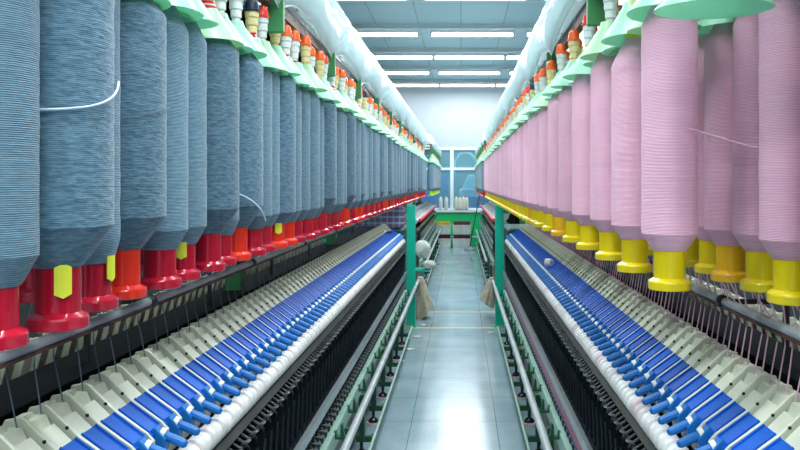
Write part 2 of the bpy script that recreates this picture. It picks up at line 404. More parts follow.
for ri, y in enumerate(rows):
    for ci, x in enumerate((-1.12, .15, 1.42) if y in (13.3, 17.1) else (-1.26, .17, 1.6)):
        nm = ['left', 'middle', 'right'][ci]
        lb = 'white fluorescent batten on the ceiling, %s one of the %s row from the far wall' % (nm, ordinal(len(rows)-ri))
        t = thing('fluorescent_lamp', lb, 'lamp', (x, y, 1), 'fluorescent battens under the ceiling', (0, 0, PI/2))
        obj('housing', hs_me, t); obj('tube', tb_me, t); obj('end_cap', cap_me, t)
        lo = bpy.data.objects.new('batten_light', lds[(ci == 1) + 2*(y > 14)]); C.objects.link(lo); lo.parent = t; lo.location = (0, 0, H-.14-1); lo.rotation_euler = (0, 0, PI/2)
# two in the next room
for x, y in ((-.7, WY+2.0), (1.0, WY+3.6), (-.2, WY+1.0)):
    t = thing('fluorescent_lamp', 'fluorescent batten in the next room %s' % ('behind the left panes' if x < -.5 else 'behind the right panes' if x > .5 else 'nearest the window'), 'lamp', (x, y, .6), None, (0, 0, PI/2))
    obj('housing', hs_me, t); obj('tube', tb_me, t)
    lo = bpy.data.objects.new('batten_light', ld.copy()); lo.data.energy = 34; C.objects.link(lo); lo.parent = t; lo.location = (0, 0, H-.14-1); lo.rotation_euler = (0, 0, PI/2)

# ---------------------------------------------------------------- spinning frames
def mx_(side, x): return x if side > 0 else -AX-x
Z = lambda z: z+EYE

def mir(mb, side):
    """mirror a right-hand mesh into the left machine"""
    if side < 0: mb.v = [(-p[0], p[1], p[2]) for p in mb.v]
    return mb

PITCH = .075
XC = .815
def arm_meshes(side, body_m, lever_m, knob_m):
    # local coordinates: x relative to .60, z relative to eye -.48, y 0..PITCH
    ox, oz = .60, -.48
    def P(l): return [(a-ox, b-oz) for a, b in l]
    w0, w1 = -.034, .034
    body = MB().use(body_m)
    body.prism(P([(.512, -.585), (.508, -.552), (.585, -.492), (.588, -.471), (.622, -.438), (.627, -.446), (.638, -.4215), (.668, -.4215), (.678, -.44), (.662, -.50), (.58, -.57)]), w0+.006, w1-.002, .002)
    body.prism(P([(.508, -.575), (.506, -.527), (.520, -.5115), (.584, -.4645), (.640, -.4115), (.648, -.408), (.674, -.413), (.682, -.43), (.664, -.50), (.58, -.57)]), w0, w0+.008, .0015)
    body.prism(P([(.650, -.425), (.668, -.425), (.668, -.414), (.650, -.411)]), w0+.010, w1-.02, .002)
    body.use('black'); body.lathe([(.0035, -.0012), (.0035, .0)], 10, (.604-ox, w0, -.450-oz), 'y')
    body.use('steel'); body.lathe([(.003, -.004), (.003, .004)], 8, (.664-ox, w0+.02, -.420-oz)); body.lathe([(.003, -.004), (.003, .004)], 8, (.664-ox, w0+.045, -.420-oz))
    lever = MB().use(lever_m)
    lever.prism(P([(.515, -.540), (.512, -.520), (.520, -.513), (.584, -.466), (.590, -.470), (.588, -.488)]), w0+.008, w1, .0025)
    for yy in (w0+.012, w1-.004):
        lever.tube([(.520-ox, yy, -.511-oz), (.583-ox, yy, -.464-oz)], .0022, 6)
    knob = MB().use(knob_m)
    kx0, kx1 = .452-ox, .500-ox
    knob.tube([(kx0-.002, -.002, -.545-oz), (kx0+.003, -.002, -.543-oz), (kx0+.02, -.001, -.536-oz), (kx1, 0, -.524-oz)], [.005, .0090, .0100, .0090], 10)
    knob.prism(P([(.492, -.556), (.490, -.530), (.512, -.505), (.524, -.512), (.516, -.548)]), -.016, .012, .002)
    collar = MB().use('white_plastic')
    collar.tube([(kx1-.004, 0, -.525-oz), (kx1+.006, 0, -.521-oz)], .0128, 10)
    return [mir(m, side).mesh(n) for m, n in ((body, 'draft_arm'), (lever, 'lever'), (knob, 'knob'), (collar, 'collar'))]

def side_bank(side, machine_x, flip, y0, n, pitch, meshes, label, grp=None, roll=None):
    """one drafting unit: its rail, arms (> lever, knob > ...), rollers"""
    s = side*(-1 if flip else 1)
    cx = machine_x
    xx = lambda x: cx + s*(x-XC)
    t = thing('drafting_unit', label, 'drafting unit', (xx(.62), y0, Z(-.60)))
    L_ = n*pitch
    base = Vector(t.location)
    def part(name, mb, m=None):
        mb.v = [(p[0]-base.x, p[1]-base.y, p[2]-base.z) for p in mb.v]
        return obj(name, mb.mesh(name, m), t)
    def bx(a, b_, z0, z1, ya=y0-.04, yb=y0+L_): 
        q = sorted((xx(a), xx(b_))); return MB().box(q[0], q[1], ya, yb, Z(z0), Z(z1))
    part('support_rail', MB().tube([(xx(.625), y0-.04, Z(-.56)), (xx(.625), y0+L_, Z(-.56))], .022, 14), 'steel')
    part('bed', bx(.50, .70, -.64, -.60), 'dark')
    if roll:
        part('fluted_roller', MB().tube([(xx(.476), y0-.04, Z(-.635)), (xx(.476), y0+L_, Z(-.635))], .013, 10), 'dark')
    for i in range(n):
        y = y0+(i+.5)*pitch
        a = obj('draft_arm', meshes[0], t, Vector((xx(.60), y, Z(-.48)+(.012 if flip else 0)))-base)
        if flip: a.scale = (1, .62, 1)
        if pitch > .1: a.scale = (1, pitch/.075*.98, 1)
        obj('lever', meshes[1], a)
        if not flip:
            obj('knob', meshes[2], a); obj('collar', meshes[3], a)
            if roll: obj('top_roller', roll[i % len(roll)], t, Vector((xx(.470), y, Z(-.592)))-base)
        elif pitch < .1:
            obj('knob', meshes[2], a)
    return t

def roller_mesh(k, m):
    mb = MB().use(m)
    mb.lathe([(.012, -.033), (.022, -.033), (.0275, -.028), (.0275, -.009), (.022, -.005), (.015, -.004)], 18, (0, 0, 0), 'y')
    mb.lathe([(.015, .004), (.022, .005), (.0275, .009), (.0275, .028), (.022, .033), (.012, .033)], 18, (0, 0, 0), 'y')
    mb.use('cot_ring' if k else 'rail').lathe([(.014, -.0375), (.014, .0375)], 12, (0, 0, 0), 'y').use('cot_ring' if k else 'rail'); mb.lathe([(.023, -.0042), (.023, .0045)], 16, (0, 0, 0), 'y')
    return mb.mesh('top_roller')
ROLL = [roller_mesh(k, m) for k, m in ((0, 'cot'), (0, 'cot'), (1, 'cot'), (0, 'cot_pink'), (0, 'cot'), (1, 'cot'), (0, 'cot'))]
ROLL_L = [roller_mesh(k, m) for k, m in ((0, 'cot'), (1, 'cot'), (0, 'cot'), (0, 'cot'))]

def frame_machine(side, y0, y1, label, full=True):
    """the spinning frame body below the drafting zone, built around X = machine centre"""
    cx = mx_(side, XC)
    t = thing('spinning_frame', label, 'spinning machine', (cx, (y0+y1)/2, 0))
    base = Vector(t.location)
    xx = lambda x: mx_(side, x)
    def part(name, mb, m=None, par=None, lab=None):
        b_ = base if par is None else base+Vector(par.location)
        mb.v = [(p[0]-base.x, p[1]-base.y, p[2]) for p in mb.v]
        o = obj(name, mb.mesh(name, m), par or t)
        if lab: o['label'] = lab
        return o
    def bx(a, b_, z0, z1, ya=y0, yb=y1):
        q = sorted((xx(a), xx(b_))); return MB().box(q[0], q[1], ya, yb, z0, z1)
    part('shade_core', bx(.53, 1.10, .16, .80), 'void')  # added dark core, blocks the view and paints the inside as shade
    part('added_shade_block', bx(.745, .885, .80, 1.06), 'void')  # dark block added between the arm rows to give a black void
    part('foot_beam', bx(.47, .52, .10, .30), 'olive')
    part('base_beam', bx(.428, .455, .345, .415).box(*sorted((xx(.455), xx(.465))), y0, y1, .33, .43), 'pale_green')
    part('back_strip', bx(.466, .476, .28, .50), 'brown_steel')
    part('spindle_rail', bx(.478, .53, .42, .445), 'dark')
    # ring rail
    rr = bx(.430, .444, .580, .602).box(*sorted((xx(.424), xx(.428))), y0, y1, .57, .61)
    part('ring_rail', rr, 'steel')
    part('guide_beam', bx(.462, .512, .838, .868), 'olive')
    part('roller_stand', bx(.50, .53, .80, .90), 'brown_steel')
    if side > 0 and full:
        part('tape', bx(.446, .449, .478, .545), 'pink_tape', None, 'pink tape along the rail')
        part('tape_edge', bx(.444, .4475, .468, .4785), 'blue_tape')
    # hand rail and guard tube
    yr = 8.45 if full else y1
    part('side_rail', MB().tube([(xx(.352), y0, .42), (xx(.352), yr, .42)], .0175, 14), 'rail')
    yt = 7.2 if full else y1
    part('guard_tube', MB().tube([(xx(.352), y0, .12), (xx(.352), yt, .12), (xx(.40), yt+.03, .12)], .008, 8), 'pale_green')
    st = .375 if full else .75
    J = MB().use('dark_green')
    J.prism([(.350-.352, -.028), (.372-.352, -.034), (.42-.352, -.034), (.42-.352, .0), (.412-.352, .0), (.408-.352, -.022), (.374-.352, -.022), (.352-.352, -.016)], -.014, .014, .001)
    J.prism([(.018, -.032), (.03, -.034), (.040, -.012), (.038, .026), (.030, .034), (.028, .012)], -.012, .012)
    Jm = mir(J, side).mesh('rail_bracket')
    k = 0; y = y0+.1
    while y < yr-.9 and y < y1:
        obj('rail_bracket', Jm, t, Vector((xx(.366), y, .418))-base); y += st
    Bk = MB().use('dark_green').box(0, .10, -.012, .012, -.03, .0).box(.0, .02, -.03, .03, -.012, .004).box(.055, .085, -.02, .02, -.02, .23)
    Bm = mir(Bk, side).mesh('tube_bracket')
    Ft = MB().use('black').lathe([(.030, .0), (.034, .006), (.022, .022), (.010, .03), (.010, .09)], 14)
    Ft.use('cot_pink').lathe([(.045, -.012), (.045, .0)], 14)
    Fm = Ft.mesh('levelling_foot')
    st2 = .56 if full else 1.1
    y = y0+.2
    while y < yt:
        bkt = obj('tube_bracket', Bm, t, Vector((xx(.352), y, .114))-base)
        obj('levelling_foot', Fm, t, Vector((xx(.425), y, .0125))-base); y += st2
    # spindles, separators, thread guides
    sp = MB().use('dark').lathe([(.014, 0), (.016, .02), (.010, .03), (.010, .05), (.013, .052), (.013, .062), (.006, .066), (.006, .12)], 10)
    sp.use('steel').lathe([(.0165, .024), (.0165, .032)], 10).lathe([(.0145, .052), (.0145, .058)], 10)
    spm = sp.mesh('spindle')
    prof = [(.452, .615), (.450, .70), (.446, .765), (.452, .792), (.466, .806), (.486, .806), (.502, .795), (.506, .75), (.506, .615)]
    ox = .478
    sep = MB().use('black').prism([(a-ox, b_) for a, b_ in prof], -.0035, .0035, .0012)
    sep.tube([(a-ox, 0, b_) for a, b_ in prof[:7]], .0062, 8)
    sepm = mir(sep, side).mesh('separator')
    tg = MB().use('dark').tube([(.448-ox, 0, .812), (.485-ox, 0, .838)], .0042, 6).tube([(.448-ox, .037, .812), (.485-ox, .037, .838)], .0036, 6).tube([(.448-ox, -.012, .812), (.448-ox, .05, .812)], .004, 6).box(.444-ox, .458-ox, -.012, .012, .806, .814)
    tg.use('steel').tube([(.455-ox, .006, .815), (.440-ox, .004, .822), (.434-ox, -.004, .824), (.438-ox, -.010, .822), (.446-ox, -.008, .820)], .0026, 6)
    tgm = mir(tg, side).mesh('thread_guide')
    cp = MB().use('dark').lathe([(.017, .0), (.019, .02), (.019, .10), (.012, .14), (.008, .20)], 10)
    cpm = cp.mesh('spinning_cop')
    n = int((min(y1, 7.55)-y0)/PITCH) if full else 0
    n = min(n, 98)
    for i in range(n):
        y = y0+(i+.5)*PITCH + (y1-y0-n*PITCH if n*PITCH < y1-y0 else 0)
        obj('separator', sepm, t, Vector((xx(.478), y, 0))-base)
        obj('thread_guide', tgm, t, Vector((xx(.478), y+PITCH/2, 0))-base)
        obj('spindle', spm, t, Vector((xx(.462), y+PITCH/2, .425))-base)
        obj('spinning_cop', cpm, t, Vector((xx(.480), y+PITCH/2, .56))-base)
    if not full:
        part('separator_bank', bx(.445, .506, .615, .80), 'black')
        part('guard_lip', bx(.432, .446, .66, .675), 'steel')
    return t

Y0, Y1 = .55, 7.6
for side, nm in ((-1, 'left'), (1, 'right')):
    fr = frame_machine(side, Y0, Y1, 'long spinning frame in the foreground along the %s side of the aisle' % nm)
    # headstock at the far end
    cx = mx_(side, XC)
    base = Vector(fr.location)
    hd = MB().bevbox(cx-.335-base.x, cx+.335-base.x, Y1+.04-base.y, Y1+1.0-base.y, .03, 1.03, .02)
    obj('headstock', hd.mesh('headstock', 'head_green'), fr)
    fm = frame_machine(side, 10.4, 17.3, 'farther spinning frame with a red strip on the %s side of the aisle' % nm, False)
    hd = MB().bevbox(cx-.33-fm.location.x, cx+.33-fm.location.x, 9.95-fm.location.y, 10.38-fm.location.y, .05, .80, .02)
    obj('end_cabinet', hd.mesh('end_cabinet', 'head_green'), fm)
    me = arm_meshes(side, 'beige', 'blue', 'knob_blue')
    n = 93
    side_bank(side, mx_(side, XC), False, Y1-n*PITCH, n, PITCH, me,
              'row of beige and blue drafting arms facing the aisle on the %s frame' % nm, None, ROLL if side > 0 else ROLL_L)
    me2 = arm_meshes(-side, 'beige', 'blue', 'knob_blue')
    n2 = 70
    side_bank(side, mx_(side, XC), True, Y1-93*PITCH, n2, PITCH, me2,
              'row of drafting arms on the far side of the %s frame, behind its steel rod' % nm)
    mg = arm_meshes(side, 'grey_arm', 'grey_arm', 'grey_arm')
    fd = side_bank(side, mx_(side, XC), False, 10.5, 45, .15, mg[:4], 'row of plain grey drafting arms on the farther %s frame' % nm)
    x0 = mx_(side, .455)
    obj('red_strip', MB().bevbox(x0-.022-fd.location.x, x0+.022-fd.location.x, 0, 6.75, Z(-.545)-fd.location.z, Z(-.50)-fd.location.z, .008).mesh('red_strip', 'red_strip'), fd)['label'] = 'red strip along the front edge'

# guide rods above the drafting zone
for side, nm, cl in ((-1, 'left', 'grey'), (1, 'right', 'pink')):
    x = mx_(side, .648)
    t = thing('guide_rod', 'long steel guide rod under the %s %s bobbins' % (nm, 'grey-blue' if side < 0 else 'pink'), 'rod', (x, .6, Z(-.292)))
    obj('rod', MB().tube([(0, 0, 0), (0, 7.0, 0)], .011, 14).mesh('rod', 'rail'), t)
    obj('lower_bar', MB().box(-.005*side-.006, -.005*side+.006, 0, 7.0, -.0145, -.0085).mesh('lower_bar', 'rust'), t)
    for y in [.35+.9*k for k in range(8)]:
        ck = MB().lathe([(.016, -.012), (.016, .012)], 14, (0, y, 0), 'y').box(*sorted((0, side*.16)), y-.006, y+.006, -.006, .006).box(*sorted((side*.148, side*.16)), y-.006, y+.006, -.19, .0)
        obj('clamp', ck.mesh('clamp', 'dark'), t)

# ---------------------------------------------------------------- bobbins
def package_mesh(r, top, low, ymat, cone=.045, seed=0):
    rr = random.Random(seed)
    pts = [(.0325, low), (.034, low+.001)]
    for k in range(1, 7):
        q = k/6; pts.append((.034+(r-.034)*q, low+cone*q))
    h = low+cone; nseg = 26
    for k in range(1, nseg):
        pts.append((r+rr.uniform(-.0006, .0006), h+(top-h)*k/nseg))
    pts.append((r, top)); pts.append((r-.002, top+.006))
    for k in range(1, 6):
        q = k/5; pts.append((r-.002+(.026-r)*q, top+.006+.062*q))
    return MB().lathe(pts, 30).mesh('package', ymat)
def tube_mesh(m):
    mb = MB().use(m)
    mb.lathe([(.030, .0), (.0412, .0), (.0428, .0015), (.0430, .0155), (.0418, .0185), (.0350, .0225), (.0318, .0245), (.0316, .12), (.024, .122), (.024, .655), (.015, .665), (.015, .67)], 26)
    return mb.mesh('bobbin_tube')
TUBE = {k: tube_mesh(k) for k in ('red', 'bright_red', 'yellow', 'amber', 'lime')}
_pk = {}
def package(r, top, low, ym, cone, seed):
    key = (round(r, 3), round(top, 2), round(low, 3), ym, cone, seed % 3)
    if key not in _pk: _pk[key] = package_mesh(r, top, low, ym, cone, seed)
    return _pk[key]
def bobbin(x, y, r, tubem, ym, label, group, top=.54, low=.078, cone=.045, dz=0, seed=0, tilt=0):
    t = thing('roving_bobbin', label, 'bobbin', (x, y, Z(-.218)+dz), group, (0, tilt, rnd.uniform(0, 6.28)) if not tilt else (0, tilt, 0))
    obj('bobbin_tube', TUBE[tubem], t); obj('package', package(r, top, low, ym, cone, seed), t)
    return t
def swatch(t, ang, zz=.03, hh=.055):
    r = .0335
    v = []
    for k in range(5):
        a = ang+(k-2)*.16
        for q, rr in ((0, r+.0015), (1, r+.004)):
            for h in (zz, zz+hh): v.append((math.cos(a)*rr, math.sin(a)*rr, h-abs(k-2)*.003*(1 if h > zz else -1)))
    f = []
    for k in range(4):
        b0 = k*4; b1 = b0+4
        f += [(b0, b1, b1+1, b0+1), (b0+2, b0+3, b1+3, b1+2), (b0, b0+2, b1+2, b1), (b0+1, b1+1, b1+3, b0+3)]
    f += [(0, 1, 3, 2), (16, 18, 19, 17)]
    o = obj('tag', MB().add(v, f).mesh('tag', 'tag'), t); o['label'] = 'yellow paper tag'
    t.rotation_euler = (0, 0, 0)

# left: blue-grey, front row hand placed then regular
left = [(-.625, 1.00, .055, 'red', 'yarn_blue'), (-.607, 1.13, .077, 'red', 'yarn_blue_fuzzy'), (-.640, 1.30, .045, 'red', 'yarn_blue'),
        (-.645, 1.43, .078, 'bright_red', 'yarn_blue_fuzzy'), (-.630, 1.57, .056, 'red', 'yarn_blue'), (-.635, 1.70, .056, 'red', 'yarn_blue'),
        (-.631, 1.87, .075, 'red', 'yarn_blue_fuzzy'), (-.643, 2.0, .050, 'red', 'yarn_blue'), (-.639, 2.13, .075, 'bright_red', 'yarn_blue_fuzzy'),
        (-.633, 2.27, .060, 'red', 'yarn_blue'), (-.635, 2.39, .056, 'red', 'yarn_blue'), (-.625, 2.52, .068, 'bright_red', 'yarn_blue_fuzzy'), (-.620, 2.65, .056, 'bright_red', 'yarn_blue'), (-.618, 2.78, .058, 'red', 'yarn_blue')]
y = 2.92; k = 0
pat = [(.056, 'red', 'yarn_blue'), (.060, 'red', 'yarn_blue'), (.072, 'red', 'yarn_blue_fuzzy'), (.056, 'bright_red', 'yarn_blue'), (.060, 'red', 'yarn_blue'), (.056, 'red', 'yarn_blue'), (.074, 'bright_red', 'yarn_blue_fuzzy'), (.058, 'red', 'yarn_blue')]
while y < 12.15:
    r, tm, ym = pat[(k*5+k//8) % 8]
    left.append(((-.616 if k % 2 else -.606), y, r, tm, ym)); y += .147; k += 1
near_tags = {1: 0.6, 3: -2.2, 5: 1.2}
roots_left = []
for i, (x, y, r, tm, ym) in enumerate(left):
    look = 'fat fuzzy' if r > .07 else 'slim'
    t = bobbin(x, y, r, tm, ym, '%s grey-blue bobbin on %s base, %s from near end of left row' % (look, 'scarlet' if tm == 'bright_red' else 'crimson', ordinal(i+1)),
               'grey-blue bobbins hanging in the left front row', top=.545+rnd.uniform(-.01, .01), low=.080 if r < .07 else .092, cone=.04 if r < .07 else .062, seed=i)
    roots_left.append(t)
for i, a in ((1, -.9), (2, -.1), (5, -1.2), (11, -1.0)):
    swatch(roots_left[i], a, .048, .052)
swatch(roots_left[31], -1.0, .03, .04)
# loose strand round the second bobbin
def wrap(t, r, pts, rad, m, name='loose_strand'):
    P_ = [(math.cos(a)*(r+.003), math.sin(a)*(r+.003), h) for a, h in pts]
    o = obj(name, MB().tube(P_, rad, 6).mesh(name, m), t); t.rotation_euler = (0, 0, 0); return o
wrap(roots_left[1], .080, [(-2.3+.09*k, .320+.055*(k/30)**4) for k in range(31)], .0018, 'thread_white')
wrap(roots_left[8], .080, [(-1.9+.07*k, .20-.09*(k/28)**2) for k in range(29)], .0022, 'thread_white')
wrap(roots_left[3], .080, [(-2.4+.1*k, .31+.002*k) for k in range(28)], .0012, 'thread_grey')
# left second row
for i in range(26):
    y = 1.24+.16*i
    bobbin(-.80 if i % 2 else -.83, y, .056, 'red', 'yarn_blue', 'grey-blue bobbin in the hidden left second row, %s from the near end' % ordinal(i+1),
           'grey-blue bobbins in the left second row', seed=i)
# left farther frame: lime bases
for i in range(29):
    y = 12.75+.15*i
    bobbin(-.51, y, .056, 'lime', 'yarn_blue', 'pale grey bobbin with lime base on the farther left frame, %s from its near end' % ordinal(i+1),
           'lime based bobbins on the farther left frame', seed=i)
# right: pink
rf = [1.54, 1.85, 2.14, 2.47, 2.78, 3.10, 3.42, 3.72]
while rf[-1] < 11.2: rf.append(rf[-1]+.22)
roots_right = []
for i, y in enumerate(rf):
    x = .428-.03*min(1, max(0, (y-2)/2.5))
    tm = 'amber' if i in (5, 9, 14) else 'yellow'
    t = bobbin(x, y, .0562, tm, 'yarn_pink', 'pink bobbin on %s base, %s from the near end of the right front row' % (tm, ordinal(i+1)),
               'pink bobbins hanging in the right front row', top=.505 if i == 1 else .54, low=.080, cone=.034, seed=i)
    roots_right.append(t)
ry = [1.215, 1.365, 1.525, 1.675, 1.825, 1.975]
while ry[-1] < 8.6: ry.append(ry[-1]+.15)
for i, y in enumerate(ry):
    bobbin(.602 if i % 2 else .612, y, .0562, 'amber' if i in (3,) else 'yellow', 'yarn_pink', 'pink roving bobbin, %s from the near end of the right second row' % ordinal(i+1),
           'pink bobbins in the right second row', top=.54-(.012 if i % 3 == 0 else 0), low=.080, cone=.034, seed=i)
for i in range(20):
    bobbin(.80 if i % 2 else .815, 1.30+.15*i, .056, 'yellow', 'yarn_pink', 'pink bobbin in the right third row behind the others, %s from the near end' % ordinal(i+1),
           'pink bobbins in the right third row', cone=.034, seed=i)
for i in range(38):
    y = 11.6+.146*i
    bobbin(.37, y, .056, 'red', 'yarn_blue', 'grey-blue bobbin with red base on farther right frame, %s from its near end' % ordinal(i+1),
           'grey-blue bobbins on the farther right frame', seed=i)
# loose pink strand
t = tag(obj('loose_thread', MB().tube([(.428+.02, 1.483, Z(.108)), (.46, 1.482, Z(.105)), (.505, 1.46, Z(.088)), (.55, 1.43, Z(.070)), (.60, 1.318, Z(.052))], .0016, 6).mesh('loose_thread', 'thread_pink')),
        'loose pink thread stretched between two pink bobbins at right', 'thread')

# ---------------------------------------------------------------- creels with hangers
def skirt_mesh(m, r=.083, h=.085):
    mb = MB().use(m)
    o_ = [(r, 0), (r*.985, .003), (r*.62, h*.52), (.025, h*.96), (.020, h+.012)]
    i_ = [(a-.0018, b_-.0006) for a, b_ in reversed(o_)]
    return mb.lathe(o_+i_+[o_[0]], 32, close=False).mesh('skirt')
SK = [skirt_mesh('mint'), skirt_mesh('mint2'), skirt_mesh('mint', .078, .08)]
def cap_mesh(m):
    return MB().use(m).lathe([(.013, .0), (.0245, .0), (.0248, .006), (.0212, .008), (.0205, .024), (.0180, .034), (.0115, .0405), (.004, .043)], 18).mesh('cap')
CAPS = {k: cap_mesh(k) for k in ('orange', 'bright_red', 'navy')}
def socket_mesh(m, lo):
    mb = MB().use(m).lathe([(.010, -.05), (.012, -.03), (.012, .0), (.0155, .003), (.0155, .022), (.0185, .026), (.0185, .046), (.021, .050), (.021, .072), (.012, .076)], 16)
    mb.use('blue' if lo else 'steel').lathe([(.0045, -.075), (.0045, -.05)], 8)
    return mb.mesh('bobbin_hanger')
SOCK = [socket_mesh('milk', 1), socket_mesh('cream', 0)]
hook_me = MB().use('steel').tube([(0, 0, .0), (0, 0, .03), (.006, 0, .038), (0, 0, .046), (-.006, 0, .040)], .0022, 6).mesh('hook')

def creel(side, rows_, y0, y1, label, posts, plates, xr):
    t = thing('creel', label, 'creel', (mx_(side, XC), y0, Z(.62)))
    base = Vector(t.location)
    def part(name, mb, m, par=None):
        mb.v = [(p[0]-base.x, p[1]-base.y, p[2]-base.z) for p in mb.v]; return obj(name, mb.mesh(name, m), t)
    sg = 1 if side > 0 else -1
    xs = sorted({round(x, 2) for x, _ in rows_})
    for q, xa in enumerate(xr):
        part('hanger_rail', MB().box(xa-.014, xa+.014, y0, y1, Z(.576), Z(.640)), 'rust')
    yc = y0+.2
    cx = base.x
    while yc < y1:
        q = sorted((xr[0]-sg*.02, cx)); part('cross_bar', MB().box(q[0], q[1], yc-.012, yc+.012, Z(.642), Z(.662)), 'dark_green'); yc += 1.0
    part('ridge_beam', MB().box(cx-.03, cx+.03, y0, y1, Z(.60), Z(.66)), 'box_green')
    for yp in posts:
        part('column', MB().box(cx-.03, cx+.03, yp-.03, yp+.03, .80, Z(.60)), 'box_green')
    for yp in plates:
        q = sorted((xr[0]+sg*.035-sg*.02, xr[0]-sg*.052)); part('bracket_plate', MB().bevbox(q[0], q[1], yp-.012, yp+.012, Z(.49), Z(.60), .004), 'box_green')
    for i, (x, y) in enumerate(rows_):
        if any(abs(y-p) < .03 and abs(x-xr[0]) < .08 for p in plates): pass
        dz = (i % 3)*.008-.004
        s_ = SOCK[(i*7+i//5) % 3 == 1]
        h = obj('bobbin_hanger', s_, t, Vector((x, y, Z(.455)+dz))-base)
        obj('cap', CAPS['navy' if i % 17 == 9 else 'bright_red' if i % 7 == 3 else 'orange'], h, (0, 0, .066))
        obj('hook', hook_me, h, (0, 0, .105))
        sk = obj('skirt', SK[(i*5+i//4) % 3], h, (sg*-.004, 0, -.105), (rnd.uniform(-.05, .05), rnd.uniform(-.06, .06), 0))
    return t
pl_l = [1.55, 2.45, 3.45, 4.35, 5.3, 6.3, 7.3, 8.3, 9.3, 10.3, 11.3]
creel(-1, [(x, y) for x, y, *_ in left[:98]], .6, 12.3, 'creel of mint skirted hangers over the left grey-blue bobbins', [.8, 3.1, 5.4, 7.7, 10, 12.2], pl_l, (-.63, -.815))
creel(-1, [(-.80 if i % 2 else -.83, 1.24+.16*i) for i in range(26)], .9, 5.5, 'inner creel rail of hangers over the hidden left second row', [], [], (-.815,))
pr = [1.45, 2.34, 3.45, 4.3, 5.3, 6.3, 7.3, 8.3, 9.3, 10.3]
hr = [(.428-.03*min(1, max(0, (y-2)/2.5)), y) for y in rf]
hr += [(.462-.03*min(1, max(0, (y-2)/2.5)), y+(.15 if y < 3.6 else .11)) for y in rf[:-1]]
creel(1, hr, .6, 11.4, 'creel of mint skirted hangers over the right front pink bobbins', [.8, 3.1, 5.4, 7.7, 10, 11.3], pr, (.445, .607))
creel(1, [(.602 if i % 2 else .612, y) for i, y in enumerate(ry)] + [(.80 if i % 2 else .815, 1.30+.15*i) for i in range(20)], .9, 8.8, 'inner creel of hangers over the right second and third rows', [], [], (.607, .808))
creel(-1, [(-.51, 12.75+.15*i) for i in range(29)], 12.5, 17.2, 'creel over the lime based bobbins of the farther left frame', [12.6, 15, 17], [12.7, 13.6, 14.6, 15.6, 16.6], (-.51,))
creel(1, [(.37, 11.6+.146*i) for i in range(38)], 11.45, 17.2, 'creel over the grey-blue bobbins of the farther right frame', [12.2, 14.6, 17], [11.7, 12.7, 13.7, 14.7, 15.7], (.37,))
# the empty hanger with a wide green skirt at upper right
t = thing('empty_hanger', 'wide green skirt with no bobbin beneath, hanging at upper right', 'bobbin hanger', (.40, 1.19, Z(.275)))
obj('skirt', skirt_mesh('mint', .092, .08), t, (0, 0, 0), (.05, .0, 0))
obj('socket', SOCK[1], t, (0, 0, .10)); obj('cap', CAPS['orange'], t, (0, 0, .166))
obj('hanger_rod', MB().tube([(0, 0, .19), (0, 0, .34)], .005, 8).mesh('hanger_rod', 'steel'), t)

# green support posts at the end of the near frames and at the joint of the creels
for side, nm in ((-1, 'left'), (1, 'right')):
    x = mx_(side, .402)
    sg = side
    t = thing('support_post', 'emerald green upright post at the far end of the near %s frame' % nm, 'post', (x, 7.85, 0))
    obj('post', MB().bevbox(-.045, .045, -.035, .035, 0, Z(-.232), .004).mesh('post', 'post_green'), t)
    obj('base_plate', MB().box(-.06, .06, -.06, .06, 0, .012).mesh('base_plate', 'post_green'), t)
    obj('cross_arm', MB().box(*sorted((0, sg*.42)), .03, .06, Z(-.32), Z(-.27)).mesh('cross_arm', 'post_green'), t)

